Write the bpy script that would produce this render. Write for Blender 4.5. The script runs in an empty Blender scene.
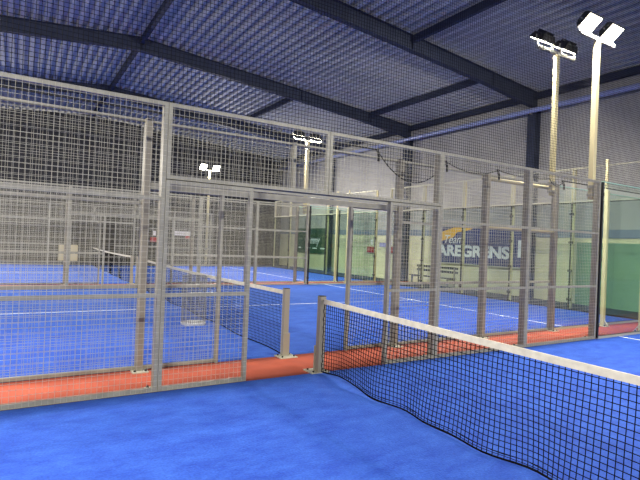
import bpy, math, random
from mathutils import Vector, Matrix
random.seed(7)
scene = bpy.context.scene
col = scene.collection

# ------------------------------------------------------------------ helpers
def lin(c):
    c /= 255.0
    return c/12.92 if c <= 0.04045 else ((c+0.055)/1.055)**2.4
def rgb(r, g, b): return (lin(r), lin(g), lin(b), 1.0)

class MB:
    """collects boxes, tubes and polygons and links them as ONE mesh object"""
    def __init__(s): s.v=[]; s.f=[]; s.m=[]
    def add(s, vs, fs, mi=0):
        n=len(s.v); s.v+= [tuple(p) for p in vs]
        for f in fs: s.f.append([n+i for i in f]); s.m.append(mi)
    def box(s, x0,x1,y0,y1,z0,z1, mi=0):
        vs=[(x0,y0,z0),(x1,y0,z0),(x1,y1,z0),(x0,y1,z0),(x0,y0,z1),(x1,y0,z1),(x1,y1,z1),(x0,y1,z1)]
        s.add(vs,[(0,3,2,1),(4,5,6,7),(0,1,5,4),(1,2,6,5),(2,3,7,6),(3,0,4,7)],mi)
    def obox(s, M, sx,sy,sz, mi=0):
        vs=[M@Vector((a*sx/2,b*sy/2,c*sz/2)) for a,b,c in((-1,-1,-1),(1,-1,-1),(1,1,-1),(-1,1,-1),(-1,-1,1),(1,-1,1),(1,1,1),(-1,1,1))]
        s.add(vs,[(0,3,2,1),(4,5,6,7),(0,1,5,4),(1,2,6,5),(2,3,7,6),(3,0,4,7)],mi)
    def tube(s, pts, r, n=4, mi=0, caps=True):
        pts=[Vector(p) for p in pts]; rings=[]
        for i,p in enumerate(pts):
            a=pts[max(i-1,0)]; b=pts[min(i+1,len(pts)-1)]
            d=(b-a); d = d.normalized() if d.length>1e-9 else Vector((0,0,1))
            ref=Vector((0,0,1)) if abs(d.z)<0.9 else Vector((1,0,0))
            u=d.cross(ref).normalized(); w=u.cross(d)
            rings.append([p+r*(math.cos(2*math.pi*(k+.5)/n)*u+math.sin(2*math.pi*(k+.5)/n)*w) for k in range(n)])
        vs=[q for R in rings for q in R]; fs=[]
        for i in range(len(pts)-1):
            for k in range(n):
                k2=(k+1)%n; fs.append((i*n+k,i*n+k2,(i+1)*n+k2,(i+1)*n+k))
        if caps: fs.append(tuple(range(n-1,-1,-1))); fs.append(tuple((len(pts)-1)*n+k for k in range(n)))
        s.add(vs,fs,mi)
    def ring(s, c, R, r, n=28, mi=0):
        s.tube([(c[0]+R*math.cos(2*math.pi*k/n),c[1]+R*math.sin(2*math.pi*k/n),c[2]) for k in range(n+1)], r, 5, mi, caps=False)
    def build(s, name, mats, parent=None, smooth=False, bevel=0):
        me=bpy.data.meshes.new(name); me.from_pydata(s.v,[],s.f)
        if not isinstance(mats,(list,tuple)): mats=[mats]
        for m in mats: me.materials.append(m)
        for p,mi in zip(me.polygons,s.m): p.material_index=mi; p.use_smooth=smooth
        me.update()
        o=bpy.data.objects.new(name,me); col.objects.link(o)
        if parent: o.parent=parent
        if bevel:
            b=o.modifiers.new('bevel','BEVEL'); b.width=bevel; b.segments=2; b.limit_method='ANGLE'
        return o
def tag(o, label=None, cat=None, group=None, kind=None):
    if label: o['label']=label
    if cat: o['category']=cat
    if group: o['group']=group
    if kind: o['kind']=kind
    return o
def empty(name, loc, label, cat, group=None, kind=None):
    o=bpy.data.objects.new(name,None); o.empty_display_size=.1; o.location=loc; col.objects.link(o)
    return tag(o,label,cat,group,kind)
def rel(mb, loc):                       # shift collected geometry into the parent's frame
    mb.v=[(a-loc[0],b-loc[1],c-loc[2]) for a,b,c in mb.v]; return mb

# ------------------------------------------------------------------ materials
def mat(name, base, rough=.6, metal=0, noise=None, spec=.5):
    m=bpy.data.materials.new(name); m.use_nodes=True; nt=m.node_tree; b=nt.nodes['Principled BSDF']
    b.inputs['Base Color'].default_value=base; b.inputs['Roughness'].default_value=rough; b.inputs['Metallic'].default_value=metal
    b.inputs['Specular IOR Level'].default_value=spec
    if noise:
        c2,scale=noise
        tc=nt.nodes.new('ShaderNodeTexCoord'); n=nt.nodes.new('ShaderNodeTexNoise'); n.inputs['Scale'].default_value=scale; n.inputs['Detail'].default_value=5
        mx=nt.nodes.new('ShaderNodeMix'); mx.data_type='RGBA'; mx.inputs[6].default_value=base; mx.inputs[7].default_value=c2
        r=nt.nodes.new('ShaderNodeValToRGB'); r.color_ramp.elements[0].position=.35; r.color_ramp.elements[1].position=.65
        nt.links.new(tc.outputs['Object'],n.inputs['Vector']); nt.links.new(n.outputs['Fac'],r.inputs['Fac']); nt.links.new(r.outputs['Color'],mx.inputs[0]); nt.links.new(mx.outputs[2],b.inputs['Base Color'])
    return m
def turf_mat():
    m=bpy.data.materials.new('blue_turf'); m.use_nodes=True; nt=m.node_tree; b=nt.nodes['Principled BSDF']
    b.inputs['Roughness'].default_value=.9; b.inputs['Specular IOR Level'].default_value=.25
    b.inputs['Sheen Weight'].default_value=TURF_SHEEN; b.inputs['Sheen Roughness'].default_value=.5; b.inputs['Sheen Tint'].default_value=(.2,.5,1,1)
    tc=nt.nodes.new('ShaderNodeTexCoord')
    fine=nt.nodes.new('ShaderNodeTexNoise'); fine.inputs['Scale'].default_value=55; fine.inputs['Detail'].default_value=4
    mp=nt.nodes.new('ShaderNodeMapping'); mp.inputs['Scale'].default_value=(1.1,2.0,1)
    big=nt.nodes.new('ShaderNodeTexNoise'); big.inputs['Scale'].default_value=2.6; big.inputs['Detail'].default_value=6; big.inputs['Roughness'].default_value=.75
    nt.links.new(tc.outputs['Object'],fine.inputs['Vector']); nt.links.new(tc.outputs['Object'],mp.inputs['Vector']); nt.links.new(mp.outputs['Vector'],big.inputs['Vector'])
    m1=nt.nodes.new('ShaderNodeMix'); m1.data_type='RGBA'; m1.inputs[6].default_value=TURF_A; m1.inputs[7].default_value=TURF_B
    r=nt.nodes.new('ShaderNodeValToRGB'); r.color_ramp.elements[0].position=.38; r.color_ramp.elements[1].position=.66
    nt.links.new(big.outputs['Fac'],r.inputs['Fac']); nt.links.new(r.outputs['Color'],m1.inputs[0])
    m2=nt.nodes.new('ShaderNodeMix'); m2.data_type='RGBA'; m2.blend_type='MULTIPLY'; m2.inputs[0].default_value=.55
    r2=nt.nodes.new('ShaderNodeValToRGB'); r2.color_ramp.elements[0].position=.3; r2.color_ramp.elements[0].color=(.42,.44,.52,1); r2.color_ramp.elements[1].position=.7; r2.color_ramp.elements[1].color=(1.35,1.3,1.2,1)
    nt.links.new(fine.outputs['Fac'],r2.inputs['Fac']); nt.links.new(m1.outputs[2],m2.inputs[6]); nt.links.new(r2.outputs['Color'],m2.inputs[7])
    nt.links.new(m2.outputs[2],b.inputs['Base Color'])
    bp=nt.nodes.new('ShaderNodeBump'); bp.inputs['Strength'].default_value=.35; bp.inputs['Distance'].default_value=.01
    nt.links.new(fine.outputs['Fac'],bp.inputs['Height']); nt.links.new(bp.outputs['Normal'],b.inputs['Normal'])
    return m
def split_wall_mat(name, zsplit, low, high, zaxis_scale=0):
    """two-tone cladding: one colour up to zsplit, another above it, faint vertical seams"""
    m=bpy.data.materials.new(name); m.use_nodes=True; nt=m.node_tree; b=nt.nodes['Principled BSDF']; b.inputs['Roughness'].default_value=.7
    tc=nt.nodes.new('ShaderNodeTexCoord'); sp=nt.nodes.new('ShaderNodeSeparateXYZ'); nt.links.new(tc.outputs['Object'],sp.inputs[0])
    gt=nt.nodes.new('ShaderNodeMath'); gt.operation='GREATER_THAN'; gt.inputs[1].default_value=zsplit; nt.links.new(sp.outputs['Z'],gt.inputs[0])
    mx=nt.nodes.new('ShaderNodeMix'); mx.data_type='RGBA'; mx.inputs[6].default_value=low; mx.inputs[7].default_value=high; nt.links.new(gt.outputs[0],mx.inputs[0])
    n=nt.nodes.new('ShaderNodeTexNoise'); n.inputs['Scale'].default_value=1.2; n.inputs['Detail'].default_value=6; nt.links.new(tc.outputs['Object'],n.inputs['Vector'])
    r=nt.nodes.new('ShaderNodeValToRGB'); r.color_ramp.elements[0].position=.3; r.color_ramp.elements[0].color=(.82,.82,.82,1); r.color_ramp.elements[1].position=.7; r.color_ramp.elements[1].color=(1.05,1.05,1.05,1)
    nt.links.new(n.outputs['Fac'],r.inputs['Fac'])
    m2=nt.nodes.new('ShaderNodeMix'); m2.data_type='RGBA'; m2.blend_type='MULTIPLY'; m2.inputs[0].default_value=1
    nt.links.new(mx.outputs[2],m2.inputs[6]); nt.links.new(r.outputs['Color'],m2.inputs[7]); nt.links.new(m2.outputs[2],b.inputs['Base Color'])
    return m
def glass_mat():
    m=bpy.data.materials.new('tempered_glass'); m.use_nodes=True; nt=m.node_tree; nt.nodes.clear()
    o=nt.nodes.new('ShaderNodeOutputMaterial'); t=nt.nodes.new('ShaderNodeBsdfTransparent'); g=nt.nodes.new('ShaderNodeBsdfGlossy'); mx=nt.nodes.new('ShaderNodeMixShader'); lw=nt.nodes.new('ShaderNodeLayerWeight'); pw=nt.nodes.new('ShaderNodeMath'); pw.operation='POWER'; pw.inputs[1].default_value=4
    fr=nt.nodes.new('ShaderNodeMath'); fr.operation='MULTIPLY_ADD'; fr.inputs[1].default_value=.6; fr.inputs[2].default_value=.035
    lw.inputs[0].default_value=.5; nt.links.new(lw.outputs['Facing'],pw.inputs[0]); nt.links.new(pw.outputs[0],fr.inputs[0])
    t.inputs[0].default_value=GLASS_TINT; g.inputs['Roughness'].default_value=.02; g.inputs['Color'].default_value=(.85,.95,.9,1)
    nt.links.new(fr.outputs[0],mx.inputs[0]); nt.links.new(t.outputs[0],mx.inputs[1]); nt.links.new(g.outputs[0],mx.inputs[2]); nt.links.new(mx.outputs[0],o.inputs[0])
    return m
def emit(name, c, s):
    m=bpy.data.materials.new(name); m.use_nodes=True; b=m.node_tree.nodes['Principled BSDF']
    b.inputs['Base Color'].default_value=c; b.inputs['Emission Color'].default_value=c; b.inputs['Emission Strength'].default_value=s
    return m

TURF_A=rgb(15,50,152); TURF_B=rgb(38,78,176); TURF_SHEEN=.2; GLASS_TINT=(.92,.965,.94,1)
LAMP_W=480; WORLD=.34; EXPO=0.0
M=dict(
 turf=turf_mat(), line=mat('white_line',rgb(225,232,240),.8),
 walk=mat('red_walkway',rgb(142,58,32),.8,noise=(rgb(128,50,27),3)),
 slab=mat('dark_slab',rgb(62,66,78),.8,noise=(rgb(50,54,66),2)),
 steel=mat('galvanised_steel',rgb(146,144,132),.5,.15,noise=(rgb(131,129,119),9)),
 post=mat('grey_post_paint',rgb(132,127,114),.5,.1,noise=(rgb(120,115,104),6)),
 plate=mat('zinc_plate',rgb(180,178,160),.45,.3), bolt=mat('dark_bolt',rgb(28,28,30),.5,.3),
 wire=mat('zinc_wire',rgb(176,173,158),.5,.1),
 gasket=mat('black_gasket',rgb(16,17,20),.6),
 glass=glass_mat(), edge=mat('green_glass_edge',rgb(150,185,170),.25),
 cord=mat('black_net_cord',rgb(7,7,14),.95,spec=.08), band=mat('white_net_band',rgb(202,196,176),.85,noise=(rgb(184,178,160),14)),
 netpost=mat('net_post_paint',rgb(142,136,120),.5,.1),
 netting=mat('dark_ball_netting',rgb(18,18,24),.95,spec=.1), rope=mat('black_rope',rgb(20,20,24),.8),
 deck=mat('roof_deck_paint',rgb(192,192,186),.75,noise=(rgb(178,178,173),.8)),
 beam=mat('slate_blue_steel',rgb(56,62,80),.75,noise=(rgb(48,54,72),3),spec=.15),
 pipe=mat('pale_blue_pipe',rgb(150,160,205),.4,.1),
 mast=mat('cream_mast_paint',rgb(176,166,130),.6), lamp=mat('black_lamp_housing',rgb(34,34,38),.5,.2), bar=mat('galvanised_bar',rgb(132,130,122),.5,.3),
 lens=emit('lit_lens',(1,.93,.74,1),26),
 wallr=split_wall_mat('right_wall_lit_low',2.2,rgb(206,200,170),rgb(166,164,162)),  # brighter cream lower zone puts lamp light into the wall colour
 wallf=split_wall_mat('far_wall_paint',3.4,rgb(66,63,55),rgb(24,25,32)),
 tray=mat('grey_blue_trim',rgb(118,126,142),.5), door=mat('green_door_paint',rgb(112,142,118),.5,noise=(rgb(122,152,128),1.5)),
 blue=mat('navy_banner',rgb(18,42,106),.6), yellow=mat('yellow_swoosh',rgb(226,172,40),.6), white=mat('white_lettering',rgb(228,230,232),.6),
 gsign=mat('dark_green_sign',rgb(14,58,42),.5), red=mat('red_box_paint',rgb(170,16,22),.4), panel=mat('white_panel',rgb(230,225,228),.5),
 beige=mat('beige_cabinet',rgb(190,178,148),.6), dark=mat('dark_bench_frame',rgb(52,54,58),.5,.2), chrome=mat('silver_wire',rgb(112,114,118),.5,.3),
 basket=mat('silver_sheet',rgb(205,205,205),.35,.4), lilac=mat('lilac_plate',rgb(150,146,190),.6),
)
GA,GB=0.0,0.95                         # fence planes either side of the first walkway
XP=[-6.0,-4.0,-1.97,-0.985,1.02,1.96,4.02,6.12,8.14,10.05]
XE=10.05

# ------------------------------------------------------------------ setting: ground
mb=MB(); mb.box(-13,12.1,-12,25,-.2,-.02); tag(mb.build('floor',M['slab']),'dark grey concrete floor slab around the blue courts','floor',kind='structure')
def court(y0,y1,label,vis):
    mb=MB(); mb.box(-XE,XE,y0,y1,-.02,0)
    yc=(y0+y1)/2; z=.0015; e=.025
    def flat(a,b,c,d): mb.add([(a,c,z),(b,c,z),(b,d,z),(a,d,z)],[(0,1,2,3)],1)
    for s in(-1,1): flat(s*6.95-e,s*6.95+e,y0+.03,y1-.03)
    flat(-6.95+e,6.95-e,yc-e,yc+e)
    tag(mb.build('court_turf',[M['turf'],M['line']]),label,'court floor',kind='structure')
court(-10.0,GA,'blue turf floor of the nearest court in the foreground',1)
court(GB,GB+10,'blue turf floor of the middle court behind the first red walkway',1)
court(GB+10.95,GB+20.95,'blue turf floor of the farthest court behind the second red strip',1)
for a,b,l in((GA,GB,'orange red walkway strip between the two nearest fences'),(GB+10,GB+10.95,'far orange red walkway strip beyond the middle court')):
    mb=MB(); mb.box(-XE,12.05,a,b,-.02,0); tag(mb.build('walkway',M['walk']),l,'walkway',kind='structure')

# walls
mb=MB(); mb.box(12.1,12.3,-12,25.2,-.2,7.2); tag(mb.build('wall_right',M['wallr']),'pale right hall wall with lower half coloured as lamplit cream behind the glass','wall',kind='structure')
mb=MB(); mb.box(-13,12.3,25,25.2,-.2,7.1); mb.add([(-13,25,7.1),(12.3,25,7.1),(0,25,8.2),(-13,25.2,7.1),(12.3,25.2,7.1),(0,25.2,8.2)],[(0,1,2),(5,4,3),(1,4,5,2),(3,0,2,5)])
tag(mb.build('wall_far',M['wallf']),'far end wall, grey below and dark above','wall',kind='structure')
mb=MB(); mb.box(12.07,12.1,-12,25,2.1,2.36); tag(mb.build('trim_1',M['tray']),'grey blue horizontal band along the right wall','trim',kind='structure')
d=MB(); d.box(12.04,12.1,-3.2,3.95,-.02,1.95)
for k in range(12): d.box(12.03,12.04,-3.2,3.95,.08+k*.16,.1+k*.16)
door=tag(d.build('door_1',M['door']),'wide green door on the right wall behind the glass','door',kind='structure')

# roof deck, ribs running away from the camera
def zroof(x): return 8.22-.09*abs(x)
mb=MB(); prof=[]
x=-13.0; P=.30
while x<12.3:
    for dx,dz in((0,0),(.11,0),(.14,.125),(.27,.125)):
        xx=x+dx; prof.append((xx,zroof(xx)+dz))
    x+=P
Y0,Y1=-9.0,25.2
vs=[(a,Y0,b) for a,b in prof]+[(a,Y1,b) for a,b in prof]+[(a,Y0,b+.012) for a,b in prof]+[(a,Y1,b+.012) for a,b in prof]; n=len(prof)
mb.add(vs,[(i,i+1,n+i+1,n+i) for i in range(n-1)]+[(2*n+i,3*n+i,3*n+i+1,2*n+i+1) for i in range(n-1)])
tag(mb.build('ceiling',M['deck']),'ribbed steel roof deck tinted blue by the courts','ceiling',kind='structure')

# rafters, columns
FR=[-0.9,5.6,12.1,18.6]
where=['overhead nearest the camera, at the upper right','crossing the upper middle of the photo','second from the front, meeting the dark column at middle','third from the front, farthest back under the roof']
for y,w in zip(FR,where):
    r=empty('roof_rafter',(0,y,0),'slate blue steel roof rafter '+w,'rafter','steel roof rafters')
    mb=MB()
    for s in(-1,1):
        xe=12.08 if s>0 else 12.9
        def strip(w2,zt,zb,hz=0):
            xs=[0,9.0,xe]; 
            top=[(s*a,zroof(a)-zt) for a in xs]; bot=[(s*a,zroof(a)-zb-(hz if i==2 else 0)) for i,a in enumerate(xs)]
            v=[]; 
            for (a,zt_),(b,zb_) in zip(top,bot): v+=[(a,-w2,zt_),(a,w2,zt_),(a,w2,zb_),(a,-w2,zb_)]
            f=[]
            for i in range(2):
                o=i*4; f+=[(o+k,o+(k+1)%4,o+4+(k+1)%4,o+4+k) for k in range(4)]
            f+=[(0,3,2,1),(8,9,10,11)]; mb.add(v,f)
        strip(.006,.015,.43,.12)
        strip(.10,.005,.02)
        xs=[0,9.0,xe]
        v=[]
        for i,a in enumerate(xs):
            zb=zroof(a)-.43-(.12 if i==2 else 0); v+=[(s*a,-.10,zb),(s*a,.10,zb),(s*a,.10,zb-.016),(s*a,-.10,zb-.016)]
        f=[]
        for i in range(2):
            o=i*4; f+=[(o+k,o+(k+1)%4,o+4+(k+1)%4,o+4+k) for k in range(4)]
        f+=[(0,3,2,1),(8,9,10,11)]; mb.add(v,f)
    mb.build('beam',M['beam'],r)
    for xs in(6.2,9.7,-6.2,0.06):
        b=MB(); z=zroof(xs); b.box(xs-.008,xs+.008,-.095,.095,z-.43-.0,z-.03); b.build('stiffener',M['beam'],r)
for y,l in zip(FR,['behind the bright near light mast at right','beside the thinner light mast, under the rafter end','right of the middle fence posts, beside the green sign wall','deep in the far right corner of the hall']):
    mb=MB(); zt=6.56
    mb.box(11.78,11.80,y-.15,y+.15,-.02,zt); mb.box(12.06,12.08,y-.15,y+.15,-.02,zt); mb.box(11.80,12.06,y-.008,y+.008,-.02,zt)
    tag(mb.build('steel_column',M['beam']),'slate blue steel column against the right wall '+l,'column','steel wall columns')
# ridge beam, struts and eave members
def strut(name,x,y0,y1,w,h,zt,label,cat,m='beam'):
    mb=MB(); mb.box(x-w/2,x+w/2,y0,y1,zt-h,zt); tag(mb.build(name,M[m]),label,cat)
strut('ridge_beam',.05,-8.9,25,.12,.2,8.19,'long ridge beam along the roof peak at upper left','beam')
strut('roof_strut',6.2,-.8,5.5,.12,.2,zroof(6.2)-.03,'roof strut over the near court, left of the front lamps','roof strut')
strut('roof_strut',9.6,5.7,12.0,.12,.2,zroof(9.6)-.03,'roof strut under the deck between front and second rafter, near the eave','roof strut')
strut('roof_strut',6.2,12.2,18.5,.12,.2,zroof(6.2)-.03,'roof strut behind the second rafter, above the far light mast','roof strut')
strut('eave_beam',11.94,-8.9,25,.16,.2,7.10,'eave beam along the top of the right wall','beam')
mb=MB(); mb.tube([(11.68,-8.9,6.45),(11.68,25,6.45)],.085,12)
pp=empty('eave_pipe',(11.68,0,6.45),'pale blue pipe running under the eave along the right wall','pipe'); rel(mb,(11.68,0,6.45)).build('pipe',M['pipe'],pp,smooth=True)
for y in FR:
    b=MB(); b.box(-.02,.10,y-.03,y+.03,-.11,.11); b.build('bracket',M['bar'],pp)

# ------------------------------------------------------------------ fences
def wires(mb,x0,x1,z0,z1,y,r=.0017,dx=.052,dz=.055):
    nx=max(1,round((x1-x0)/dx)); nz=max(1,round((z1-z0)/dz))
    for i in range(nx+1): 
        x=x0+(x1-x0)*i/nx; mb.tube([(x,y,z0),(x,y,z1)],r,4,caps=False)
    for k in range(nz+1):
        z=z0+(z1-z0)*k/nz; mb.tube([(x0,y,z),(x1,y,z)],r,4,caps=False)
def frame(mb,x0,x1,z0,z1,ya,yb,rails=(),w=.04):
    mb.box(x0,x0+w,ya,yb,z0,z1); mb.box(x1-w,x1,ya,yb,z0,z1)
    mb.box(x0+w,x1-w,ya,yb,z0,z0+w); mb.box(x0+w,x1-w,ya,yb,z1-w,z1)
    for z in rails: mb.box(x0+w,x1-w,ya,yb,z-w/2,z+w/2)
def base_plate(p,x,y,s,name='base_plate'):
    b=MB(); b.box(x-.09,x+.09,min(y-.02*s,y+.13*s),max(y-.02*s,y+.13*s),.0,.012)
    for dx in(-.062,.062): b.tube([(x+dx,y+.095*s,.012),(x+dx,y+.095*s,.034)],.014,6,1)
    b.build(name,[M['plate'],M['bolt']],p)
def post(parent,x,y,s,h,w=.08,d=.08,plate=True,name='post',m='post'):
    b=MB(); ya,yb=sorted((y+.022*s,y+(.022+d)*s)); b.box(x-w/2,x+w/2,ya,yb,0,h)
    o=b.build(name,M[m],parent,bevel=.004)
    if plate: base_plate(o,x,y+.05*s,s)
    return o
def fence(y,s,label,xmin=-6.0):
    """wire side panels between the glass corners; s = direction from the court to the posts"""
    root=empty('court_fence',(0,y,0),label,'fence','wire side fences of the courts')
    pan=[(XP[0],XP[1],0,3,(1,2)),(XP[1],XP[2],0,3,(1,2)),(XP[2],XP[3],0,2.2,(1,)),(XP[2],.02,2.2,3,()),(.02,XP[5],2.2,3,()),(XP[4],XP[5],0,2.2,(1,)),(XP[5],XP[6],0,3,(1,2)),(XP[6],XP[7],0,3,(1,2))]
    for x0,x1,z0,z1,rails in pan:
        if x1<=xmin: continue
        ya,yb=sorted((-.018*s,.020*s)); g=.002
        f=MB(); frame(f,x0+g,x1-g,z0+.01,z1,ya,yb,rails); fo=f.build('panel_frame',M['steel'],root)
        w=MB(); wires(w,x0+.005,x1-.005,z0+.012,z1-.003,-.0205*s); w.build('wire_mesh',M['wire'],fo)
    for x in XP[:3]+XP[5:8]:
        if x<xmin-.1: continue
        post(root,x,0,s,3.0)
    for x in(XP[3]-.02,XP[4]+.02): post(root,x,0,s,2.2,.04,.03,False,'door_jamb','steel')
    b=MB(); ya,yb=sorted((.022*s,.06*s)); b.box(XP[2]+.04,XP[5]-.04,ya,yb,2.17,2.25); b.build('header_beam',M['steel'],root)
    b=MB(); b.box(0,.04,ya,yb,2.25,3.0); b.build('upper_post',M['steel'],root)
    return root
fence(GA,+1,'galvanised wire fence of the nearest court, closest to the camera')
fb=fence(GB,-1,'wire fence just behind the first red walkway, facing the nearest fence',-6)
for z,r_ in((2.94,.045),(2.03,.028)):  # added tubes, cream colour stands for fence rails lit by the lamps
    b=MB(); b.tube([(XP[6]+.05,+.085 if z>2.5 else -.06,z),(XP[7]-.06,+.085 if z>2.5 else -.06,z)],r_,10); o=b.build('lit_rail',M['mast'],fb,smooth=True); o['label']='added cream tube standing for a lamplit rail between two posts'
fence(GB+10,+1,'wire fence at the far side of the middle court, before the second red strip',-4.0)
fence(GB+10.95,-1,'wire fence just behind the second red strip, fronting the farthest court',-4.0)
fence(GB+20.95,+1,'farthest wire fence, standing before the far end wall',-4.0)

# ------------------------------------------------------------------ glass corners and back walls
def pane(parent,a,b,z0,z1,axis,c):
    g=MB()
    if axis=='x': g.box(a,b,c-.006,c+.006,z0,z1)
    else: g.box(c-.006,c+.006,a,b,z0,z1)
    return g.build('glass_pane',M['glass'],parent)
def side_glass(y,s,label,steps=(3,3)):
    root=empty('glass_side_wall',(8,y,0),label,'glass wall','glass side walls at the court corners')
    for (x0,x1),h in zip(((XP[7]+.05,XP[8]),(XP[8],XE)),steps):
        p=pane(root,x0-8+.02,x1-8-.02,.05,h-.02,'x',0)
        e=MB(); e.box(x0-8,x1-8,-.014,.014,h-.02,h); e.build('top_edge',M['edge'],p)
        e=MB(); e.box(x0-8,x0-8+.04,-.025,.025,.02,h-.02); e.box(x0-8+.04,x1-8,-.012,.012,.045,.052); e.build('gasket',M['gasket'],p)
        for z in(.25,1.5,2.75):
            k=MB(); k.box(x0-8-.02,x0-8+.05,-.03,.03,z-.03,z+.03); k.build('clamp',M['gasket'],p)
        r=MB(); r.box(x0-8+.041,x1-8,-.022,.022,0,.044); r.build('bottom_rail',M['plate'],root)
    for x in(XP[8]-.14,):
        o=post(root,x-8,.012*s,s,3.04,.08,.08,True,'post','mast'); 
        br=MB(); ya,yb=sorted((.1*s,.3*s)); br.tube([(x-8,.10*s,.16),(x-8,.20*s,.01)],.012,6); br.build('foot_brace',M['plate'],o)
        t=MB(); ya,yb=sorted((.03*s,.08*s)); t.box(x-8-.02,x-8+.02,ya,yb,3.04,3.75); t.build('upper_post',M['mast'],root)
    return root
side_glass(GA,+1,'glass side wall of the nearest court at the right edge')
side_glass(GB,-1,'glass side wall right of the light masts behind the red walkway')
side_glass(GB+10,+1,'glass side wall in front of the green sign, at the middle court')
side_glass(GB+10.95,-1,'glass side wall nearer the green sign, beyond the second red strip')
def back_glass(y0,label):
    root=empty('glass_back_wall',(XE,y0+5,0),label,'glass wall','glass back walls of the courts')
    for k in range(5):
        a=-5+2*k; p=pane(root,a+.012,a+2-.012,.04,3.0,'y',0)
        r=MB(); r.box(-.02,.02,a,a+2,3.0,3.025); r.build('top_gasket',M['gasket'],p)
        f=MB(); 
        f.box(.0,.03,a+.02,a+1.98,3.96,4.0); f.box(.0,.03,a+.02,a+1.98,3.03,3.07); f.box(.0,.03,a+.02,a+.05,3.07,3.96); f.box(.0,.03,a+1.95,a+1.98,3.07,3.96)
        fo=f.build('panel_frame',M['plate'],root)
        w=MB()
        for i in range(39): w.tube([(-.004,a+.03+i*.051,3.04),(-.004,a+.03+i*.051,3.98)],.0022,4,caps=False)
        for i in range(18): w.tube([(-.004,a+.02,3.04+i*.055),(-.004,a+1.98,3.04+i*.055)],.0022,4,caps=False)
        w.build('wire_mesh',M['wire'],fo)
    for k in range(6):
        a=-5+2*k; b=MB(); b.box(.035,.115,a-.04,a+.04,0,4.0); po=b.build('post',M['mast'],root)
        for z in(.3,1.1,1.9,2.7):
            c=MB(); c.box(-.02,.036,a-.05,a+.05,z-.035,z+.035); c.build('clamp',M['gasket'],po)
        c=MB(); c.box(-.012,.034,a-.011,a+.011,.03,3.0); c.build('gasket',M['gasket'],po)
    b=MB(); b.box(-.02,.02,-4.94,4.94,0,.04); b.build('bottom_rail',M['gasket'],root)
back_glass(GB,'glass back wall of the middle court, before the blue banner')
back_glass(GB+10.95,'glass back wall of the farthest court, before the green sign')

# ------------------------------------------------------------------ nets
def net(y0,y1,label,detail):
    """y0 = post side nearer the walkway; net runs to y1"""
    L=abs(y1-y0); sg=1 if y1>y0 else -1
    root=empty('court_net',(0,y0,0),label,'net','court nets')
    def top(u): return .915-.04*math.sin(math.pi*u/L)
    def bot(u): 
        if not detail: return .012
        return .012+.065*math.exp(-((u-.55)/.33)**2)+.008*math.sin(3.1*u+1)**2
    def P(u,v):
        zb=bot(u); zt=top(u)-.03
        z=zb+(zt-zb)*v
        a=(1-v)**1.3
        if detail:
            env=min(1,u/.4)
            x=env*a*(.035*math.sin(4.6*u+.5)+.02*math.sin(9.3*u)-.03)
            dy=env*(.030*math.sin(3.2*u+2.5*v)*a+.012*math.sin(6*v+2*u)*(1-v))
        else: x=a*.03*math.sin(3*u); dy=.02*math.sin(2.5*u)*a
        return (x,sg*(u+dy),z)
    mb=MB(); du=.046; nu=int(L/du); nv=19; r=.0034 if detail else .0027
    for i in range(nu+1): mb.tube([P(i*L/nu,v/8) for v in range(9)],r,4,caps=False)
    for k in range(nv+1): mb.tube([P(u*L/nu*2,k/nv) for u in range(nu//2+1)],r,4,caps=False)
    mb.build('net_mesh',M['cord'],root)
    h=MB(); pts=[P(u*L/nu*2,0) for u in range(nu//2+1)]; h.tube([(a,b,max(c,.012)) for a,b,c in pts],.008,5); 
    if detail:
        for q in(.5,.9,1.3): h.tube([(P(u*L/nu*2,q/nv)[0]-.01+.008*math.sin(u*1.3*q),P(u*L/nu*2,0)[1],max(P(u*L/nu*2,q/nv)[2]-.012,.012)) for u in range(nu//2+1)],.0024,4)
    h.build('hem_cord',M['cord'],root)
    b=MB(); N=40
    for i in range(N):
        u0,u1=L*i/N,L*(i+1)/N; vs=[]
        for u in(u0,u1):
            t=top(u); vs+=[(-.008,sg*u,t-.055),(.008,sg*u,t-.055),(.009,sg*u,t),(-.009,sg*u,t)]
        b.add(vs,[(0,1,5,4),(1,2,6,5),(2,3,7,6),(3,0,4,7)]+([(3,2,1,0)] if i==0 else [])+([(4,5,6,7)] if i==N-1 else []))
    b.build('head_band',M['band'],root)
    c=MB(); c.tube([(0,0,.89),(0,-.018*sg,.895)],.007,6); c.build('tension_cable',M['bolt'],root)
    e=MB(); e.tube([(.004*math.sin(k*2.),sg*(.0+.006*math.sin(k*1.7)),.03+k*.03) for k in range(28)],.006,5); e.build('side_cord',M['cord'],root)
    return root
net(-.06,-9.9,'nearest court net crossing the right foreground, white head band',True)
net(GB+.06,GB+9.9,'net of the middle court seen behind the open doorway',False)
net(GB+11.01,GB+20.8,'distant net of the farthest court, at left behind the fences',False)
def net_post(y,s,label):
    """s = direction in which the foot plate reaches"""
    root=empty('net_post',(0,y,0),label,'net post','net posts')
    b=MB(); b.box(-.04,.04,-.04,.04,.012,.945); b.build('post',M['netpost'],root,bevel=.004)
    b=MB(); b.box(-.037,.037,-.037,.037,.945,.952); b.build('cap',M['gasket'],root)
    b=MB(); ya,yb=sorted((.042*s,.062*s)); b.box(-.05,.05,ya,yb,.012,.33); b.build('socket_plate',M['netpost'],root)
    b=MB(); ya,yb=sorted((-.045*s,.17*s)); b.box(-.13,.13,ya,yb,0,.012)
    for dx in(-.09,.09): 
        for q in(-.01,.13): b.tube([(dx,q*s,.012),(dx,q*s,.03)],.013,6,1)
    b.build('foot_plate',[M['plate'],M['bolt']],root)
net_post(.0,+1,'grey net post at the doorway holding the nearest net')
net_post(GB,-1,'grey net post behind the walkway holding the middle net')
net_post(GB+10,+1,'grey net post at the far end of the middle net')
net_post(GB+10.95,-1,'grey net post at the near end of the farthest net')

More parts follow.
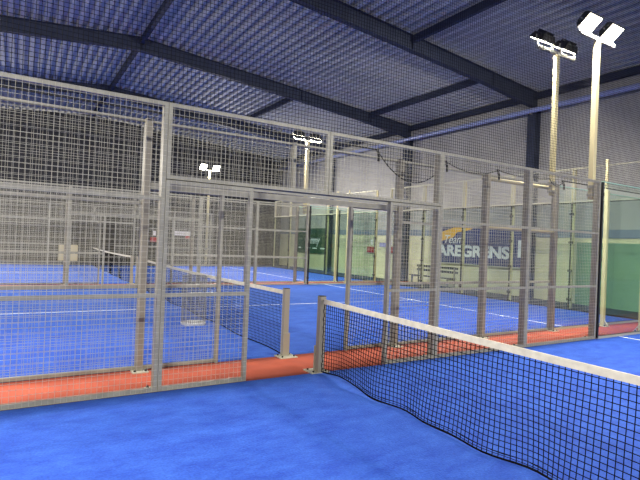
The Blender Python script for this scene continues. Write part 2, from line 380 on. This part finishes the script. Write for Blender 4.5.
# ------------------------------------------------------------------ floodlight masts
def lamp_light(loc,nrm,power):
    l=bpy.data.lights.new('floodlight','AREA'); l.shape='RECTANGLE'; l.size=.42; l.size_y=.32; l.energy=power; l.color=(1,.95,.84); l.spread=math.radians(165)
    o=bpy.data.objects.new('floodlight',l); col.objects.link(o); o.location=loc
    o.rotation_euler=Vector(nrm).to_track_quat('-Z','Y').to_euler(); return o
def mast(x,y,s,tilt,z0,z1,label,w=.12,power=1.0):
    root=empty('light_mast',(x,y,0),label,'light mast','floodlight masts')
    p=MB(); p.box(-w/2,w/2,-w/2,w/2,z0,z1); po=p.build('pole',M['mast'],root,bevel=.006)
    for z in(z0+.08,z0+.24):
        b=MB(); b.box(-w/2-.02,w/2+.02,-w/2-.012,w/2+.012,z-.025,z+.025); b.build('clamp',M['bar'],po)
    c=MB(); c.box(-.58,.58,-.03,.03,z1,z1+.06); c.build('crossbar',M['bar'],root)
    nr=Vector((0,s*math.cos(tilt),-math.sin(tilt)))
    for dx in(-.38,.38):
        ctr=Vector((dx,.05*s,z1+.26)); R=nr.to_track_quat('-Z','Y').to_matrix().to_4x4(); T=Matrix.Translation(ctr)@R
        h=MB()
        # tapered housing with cooling fins, opening towards local -Z
        f=[(-.22,-.165,-.05),(.22,-.165,-.05),(.22,.165,-.05),(-.22,.165,-.05),(-.17,-.12,.08),(.17,-.12,.08),(.17,.12,.08),(-.17,.12,.08)]
        h.add([T@Vector(q) for q in f],[(4,5,6,7),(0,1,5,4),(1,2,6,5),(2,3,7,6),(3,0,4,7),(0,3,2,1)])
        for k in range(5): h.obox(T@Matrix.Translation((-.12+k*.06,0,.10)),.012,.2,.06)
        ho=h.build('lamp_head',M['lamp'],root)
        e=MB(); e.obox(T@Matrix.Translation((0,0,-.056)),.38,.27,.01); e.build('lens',M['lens'],ho)
        y_=MB(); 
        for a in(-.235,.235): y_.tube([T@Vector((a,0,.02)),Vector((dx+a,0,z1+.05))],.012,6)
        y_.tube([Vector((dx-.235,0,z1+.05)),Vector((dx+.235,0,z1+.05))],.014,6); y_.build('yoke',M['bar'],ho)
        lamp_light(Vector((x,y,0))+ctr+nr*.085,nr,LAMP_W*power)
R_=math.radians
mast(6.13,.17,-1,R_(50),2.66,5.72,'nearest light mast with two glaring lamps at upper right',.095)
mast(5.79,.78,+1,R_(58),2.74,5.55,'light mast left of the glaring one, lamps turned away',.085)
mast(6.32,11.6,+1,R_(72),2.7,5.55,'light mast behind the middle court, left of the green sign')
mast(6.1,GB+21.6,-1,R_(48),0,5.5,'farthest small light mast with two lit lamps at left')
# lamps of the same kind on the masts outside the frame
for (x,y,s,t) in((-6,.17,-1,50),(-6,GB,1,60),(-6,GB+10.97,1,60),(-6,GB+21.6,-1,50),(6,-10.2,1,50),(-6,-10.2,1,50)):
    t=R_(t); nr=Vector((0,s*math.cos(t),-math.sin(t)))
    for dx in(-.38,.38): lamp_light(Vector((x+dx,y,5.65)),nr,LAMP_W)

# ------------------------------------------------------------------ overhead ball netting
ties=[1.28,2.71,4.0,5.96]
YN=.64
def nbot(x):
    z=3.03
    for a,b,s in((1.28,2.71,.42),(2.71,4.0,.12),(4.0,5.5,.05),(5.5,5.96,.12)):
        if a<x<b: t=(x-a)/(b-a); z=3.03-s*math.sin(math.pi*t)**.8
    return z
nroot=empty('ball_netting',(0,YN,3),'dark ball stop netting hung from the roof above the fences','netting')
mb=MB(); x=-7.0; S=.049; r=.0034
while x<11.6:
    mb.tube([(x,0,nbot(x)-3),(x,0,zroof(x)+.005-3)],r,3,caps=False); x+=S
z=2.6
while z<8.2:
    xr=min(11.6,max(0,(8.2-z)/.09)); xl=max(-7.0,-(8.2-z)/.09)
    if z>=3.03: mb.tube([(xl,0,z-3),(xr,0,z-3)],r,3,caps=False)
    else:
        xs=[1.2+i*.02 for i in range(240)]; run=[]
        for q in xs:
            if nbot(q)<z: run.append(q)
            elif len(run)>1: mb.tube([(run[0],0,z-3),(run[-1],0,z-3)],r,3,caps=False); run=[]
            else: run=[]
    z+=S
tag(mb.build('net_mesh',M['netting'],nroot))
b=MB(); b.tube([(-7+i*.05,0,nbot(-7+i*.05)-3) for i in range(372)],.009,5); b.build('edge_rope',M['rope'],nroot)
for t in ties:
    b=MB(); b.tube([(t,.02,.05),(t+.02,.0,-.06),(t+.01,-.01,-.14)],.02,6); b.build('tie',M['rope'],nroot)

# ------------------------------------------------------------------ signs and wall items
def text_mesh(txt,size,bold=0,shear=0,depth=.008):
    cu=bpy.data.curves.new('t','FONT'); cu.body=txt; cu.size=size; cu.extrude=depth/2; cu.offset=bold; cu.shear=shear
    o=bpy.data.objects.new('t',cu); col.objects.link(o); dg=bpy.context.evaluated_depsgraph_get(); dg.update()
    me=bpy.data.meshes.new_from_object(o.evaluated_get(dg)); bpy.data.objects.remove(o); bpy.data.curves.remove(cu); return me
WALLROT=Matrix(((0,0,-1,0),(-1,0,0,0),(0,1,0,0),(0,0,0,1)))     # reads from inside the hall
def wall_text(name,txt,height,width,yleft,zbase,x,m,parent,bold=0,shear=0):
    me=text_mesh(txt,1.0,bold,shear)
    xs=[v.co.x for v in me.vertices]; ys=[v.co.y for v in me.vertices]; x0,x1,y0,y1=min(xs),max(xs),min(ys),max(ys)
    for v in me.vertices:
        a=(v.co.x-x0)/(x1-x0)*width; b_=(v.co.y-y0)/(y1-y0)*height
        v.co=Vector((x-(.004+v.co.z),yleft-a,zbase+b_))-parent.location
    me.materials.clear(); me.materials.append(M[m]); me.name=name
    o=bpy.data.objects.new(name,me); col.objects.link(o); o.parent=parent; return o
# navy banner
bl=Vector((12.04,8.0,0)); ban=empty('banner',bl,'navy blue banner with white letters on the right wall','banner')
b=MB(); b.box(-.02,.03,-2.15,2.15,1.0,2.46); b.build('board',M['blue'],ban)
b=MB(); b.box(-.03,-.02,-2.15,2.15,.96,1.0); b.build('lower_edge',M['plate'],ban)
b=MB(); q=[(2.13,1.82),(2.13,2.2),(1.2,2.45),(.05,2.45),(.45,2.33),(1.0,2.26),(1.2,2.05)]
b.add([(-.026,y,z) for y,z in q]+[(-.021,y,z) for y,z in q],[tuple(range(len(q)))]+[tuple(len(q)+i for i in reversed(range(len(q))))]+[(i,len(q)+i,len(q)+(i+1)%len(q),(i+1)%len(q)) for i in range(len(q))])
b.build('swoosh',M['yellow'],ban)
wall_text('lettering','AREGRENS',.47,3.62,10.08,1.27,12.02,'white',ban,bold=.04)
wall_text('script','Team',.34,1.0,9.65,1.80,12.012,'white',ban,shear=.35)
wall_text('lettering','1',.62,.16,6.12,1.36,12.02,'white',ban,bold=.03)
# green sign
gl=Vector((12.04,20.6,0)); gs=empty('wall_sign',gl,'dark green sign with white script on the far right wall','sign')
b=MB(); b.box(-.02,.03,-1.8,1.8,.95,2.45); b.build('board',M['gsign'],gs)
wall_text('script','Jammy',.62,1.5,21.2,1.36,12.02,'white',gs,bold=.01,shear=.3)
b=MB()
for y0,y1 in((22.2,21.9),(21.1,20.75),(20.5,20.0),(19.6,19.1)): b.box(-.026,-.021,y1-20.6,y0-20.6,1.22,1.29)
b.build('small_print',M['white'],gs)
# red boxes with small plates
def red_box(x,y,z,axis,label,w=.48,h=.30):
    root=empty('red_wall_box',(x,y,z),label,'wall box','red wall boxes')
    def bx(a0,a1,d0,d1,z0,z1):
        b=MB()
        if axis=='x': b.box(-d1,-d0,a0,a1,z0,z1)
        else: b.box(a0,a1,-d1,-d0,z0,z1)
        return b
    bx(-w/2,w/2,0,.12,-h/2,h/2).build('box',M['red'],root,bevel=.02)
    bx(-w/2+.03,w/2-.03,.12,.13,-h/2+.03,h/2-.03).build('lid',M['red'],root,bevel=.004)
    bx(-.09,.09,0,.012,h/2+.1,h/2+.36).build('sign_plate',M['panel'],root)
red_box(12.1,14.75,1.36,'x','red wall box with a white plate, right of the doorway jamb')
red_box(12.1,13.25,1.40,'x','red wall box half hidden behind the tall fence post')
red_box(3.7,25.0,1.38,'y','red wall box on the far end wall, beside the tall left post')
b=MB(); b.box(12.07,12.1,13.3,14.1,1.52,1.72); tag(b.build('wall_plate',M['lilac']),'small lilac sign plate on the cream wall beside the red box','sign')
wp=empty('notice_board',(5.45,24.995,1.82),'long white notice board on the far wall with a red tab','board')
b=MB(); b.box(-.66,.66,-.04,0,-.13,.13); b.build('panel',M['panel'],wp)
b=MB(); b.box(.1,.36,-.05,-.005,-.32,-.14); b.build('tab',M['red'],wp)
# bench behind the back glass
bn=empty('bench',(11.1,9.4,-.02),'grey slatted bench by the right wall below the navy banner','bench')
for i in range(3):
    b=MB(); b.box(-.19+i*.13,-.08+i*.13,-1.15,1.15,.42,.45); b.build('seat_slat',M['dark'],bn)
for z in(.62,.78):
    b=MB(); b.box(.22,.25,-1.15,1.15,z,z+.09); b.build('back_slat',M['dark'],bn)
for y in(-1.0,1.0):
    b=MB(); b.box(-.19,-.14,y-.025,y+.025,0,.42); b.build('leg',M['bar'],bn)
    b=MB(); b.box(.17,.22,y-.025,y+.025,0,.88); b.box(-.14,.17,y-.025,y+.025,.37,.42); b.build('leg',M['bar'],bn)
# wire ball basket on the middle court
bk=empty('ball_basket',(-.41,3.82,0),'silver wire ball basket standing on the blue turf left of the middle net','basket')
b=MB(); R=.215
b.tube([(0,0,.0),(0,0,.02)],R,28); b.build('base_disc',M['basket'],bk)
b=MB()
for k in range(36):
    a=2*math.pi*k/36; b.tube([(R*math.cos(a),R*math.sin(a),.02),(R*math.cos(a),R*math.sin(a),.9)],.004,4,caps=False)
for k in range(1,18): b.ring((0,0,.02+k*.05),R,.003,24)
b.build('wire_cage',M['chrome'],bk)
b=MB(); b.ring((0,0,.9),R,.009,28); b.build('rim',M['chrome'],bk)
b=MB(); b.ring((0,0,.03),R,.014,28); b.build('foot_ring',M['basket'],bk)
# beige cabinet beyond the second strip
cb=empty('cabinet',(-.88,24.6,-.02),'beige low cabinet against the far wall at left','cabinet')
b=MB(); b.box(-.45,.45,-.22,.36,.1,.95); b.build('body',M['beige'],cb,bevel=.01)
for a in(-.44,.005):
    b=MB(); b.box(a,a+.435,-.24,-.221,.14,.91); d_=b.build('door',M['beige'],cb)
    h=MB(); hx=a+(.39 if a<-.1 else .045); h.tube([(hx,-.26,.42),(hx,-.26,.6)],.01,6); h.build('handle',M['bolt'],d_)
b=MB(); b.box(-.42,.42,-.18,.34,0,.1); b.build('plinth',M['dark'],cb)

# ------------------------------------------------------------------ world and camera
w=bpy.data.worlds.new('World'); scene.world=w; w.use_nodes=True; bg=w.node_tree.nodes['Background']; bg.inputs[0].default_value=(1,.96,.88,1); bg.inputs[1].default_value=WORLD
yaw,pit,rol=.5511,.0049,.0408
fw=Vector((math.sin(yaw)*math.cos(pit),math.cos(yaw)*math.cos(pit),math.sin(pit))); rt=Vector((math.cos(yaw),-math.sin(yaw),0)); up=rt.cross(fw)
r2=rt*math.cos(rol)+up*math.sin(rol); u2=-rt*math.sin(rol)+up*math.cos(rol)
cam=bpy.data.cameras.new('camera'); co=bpy.data.objects.new('camera',cam); col.objects.link(co)
co.matrix_world=Matrix(((r2.x,u2.x,-fw.x,-3.2598),(r2.y,u2.y,-fw.y,-5.1992),(r2.z,u2.z,-fw.z,1.6147),(0,0,0,1)))
cam.sensor_width=36; cam.lens=492.77/640*36; cam.clip_end=200; cam.clip_start=.05
scene.camera=co
vs_=scene.view_settings; vs_.view_transform='Standard'; vs_.look='None'; vs_.exposure=EXPO; vs_.gamma=1; vs_.use_curve_mapping=False
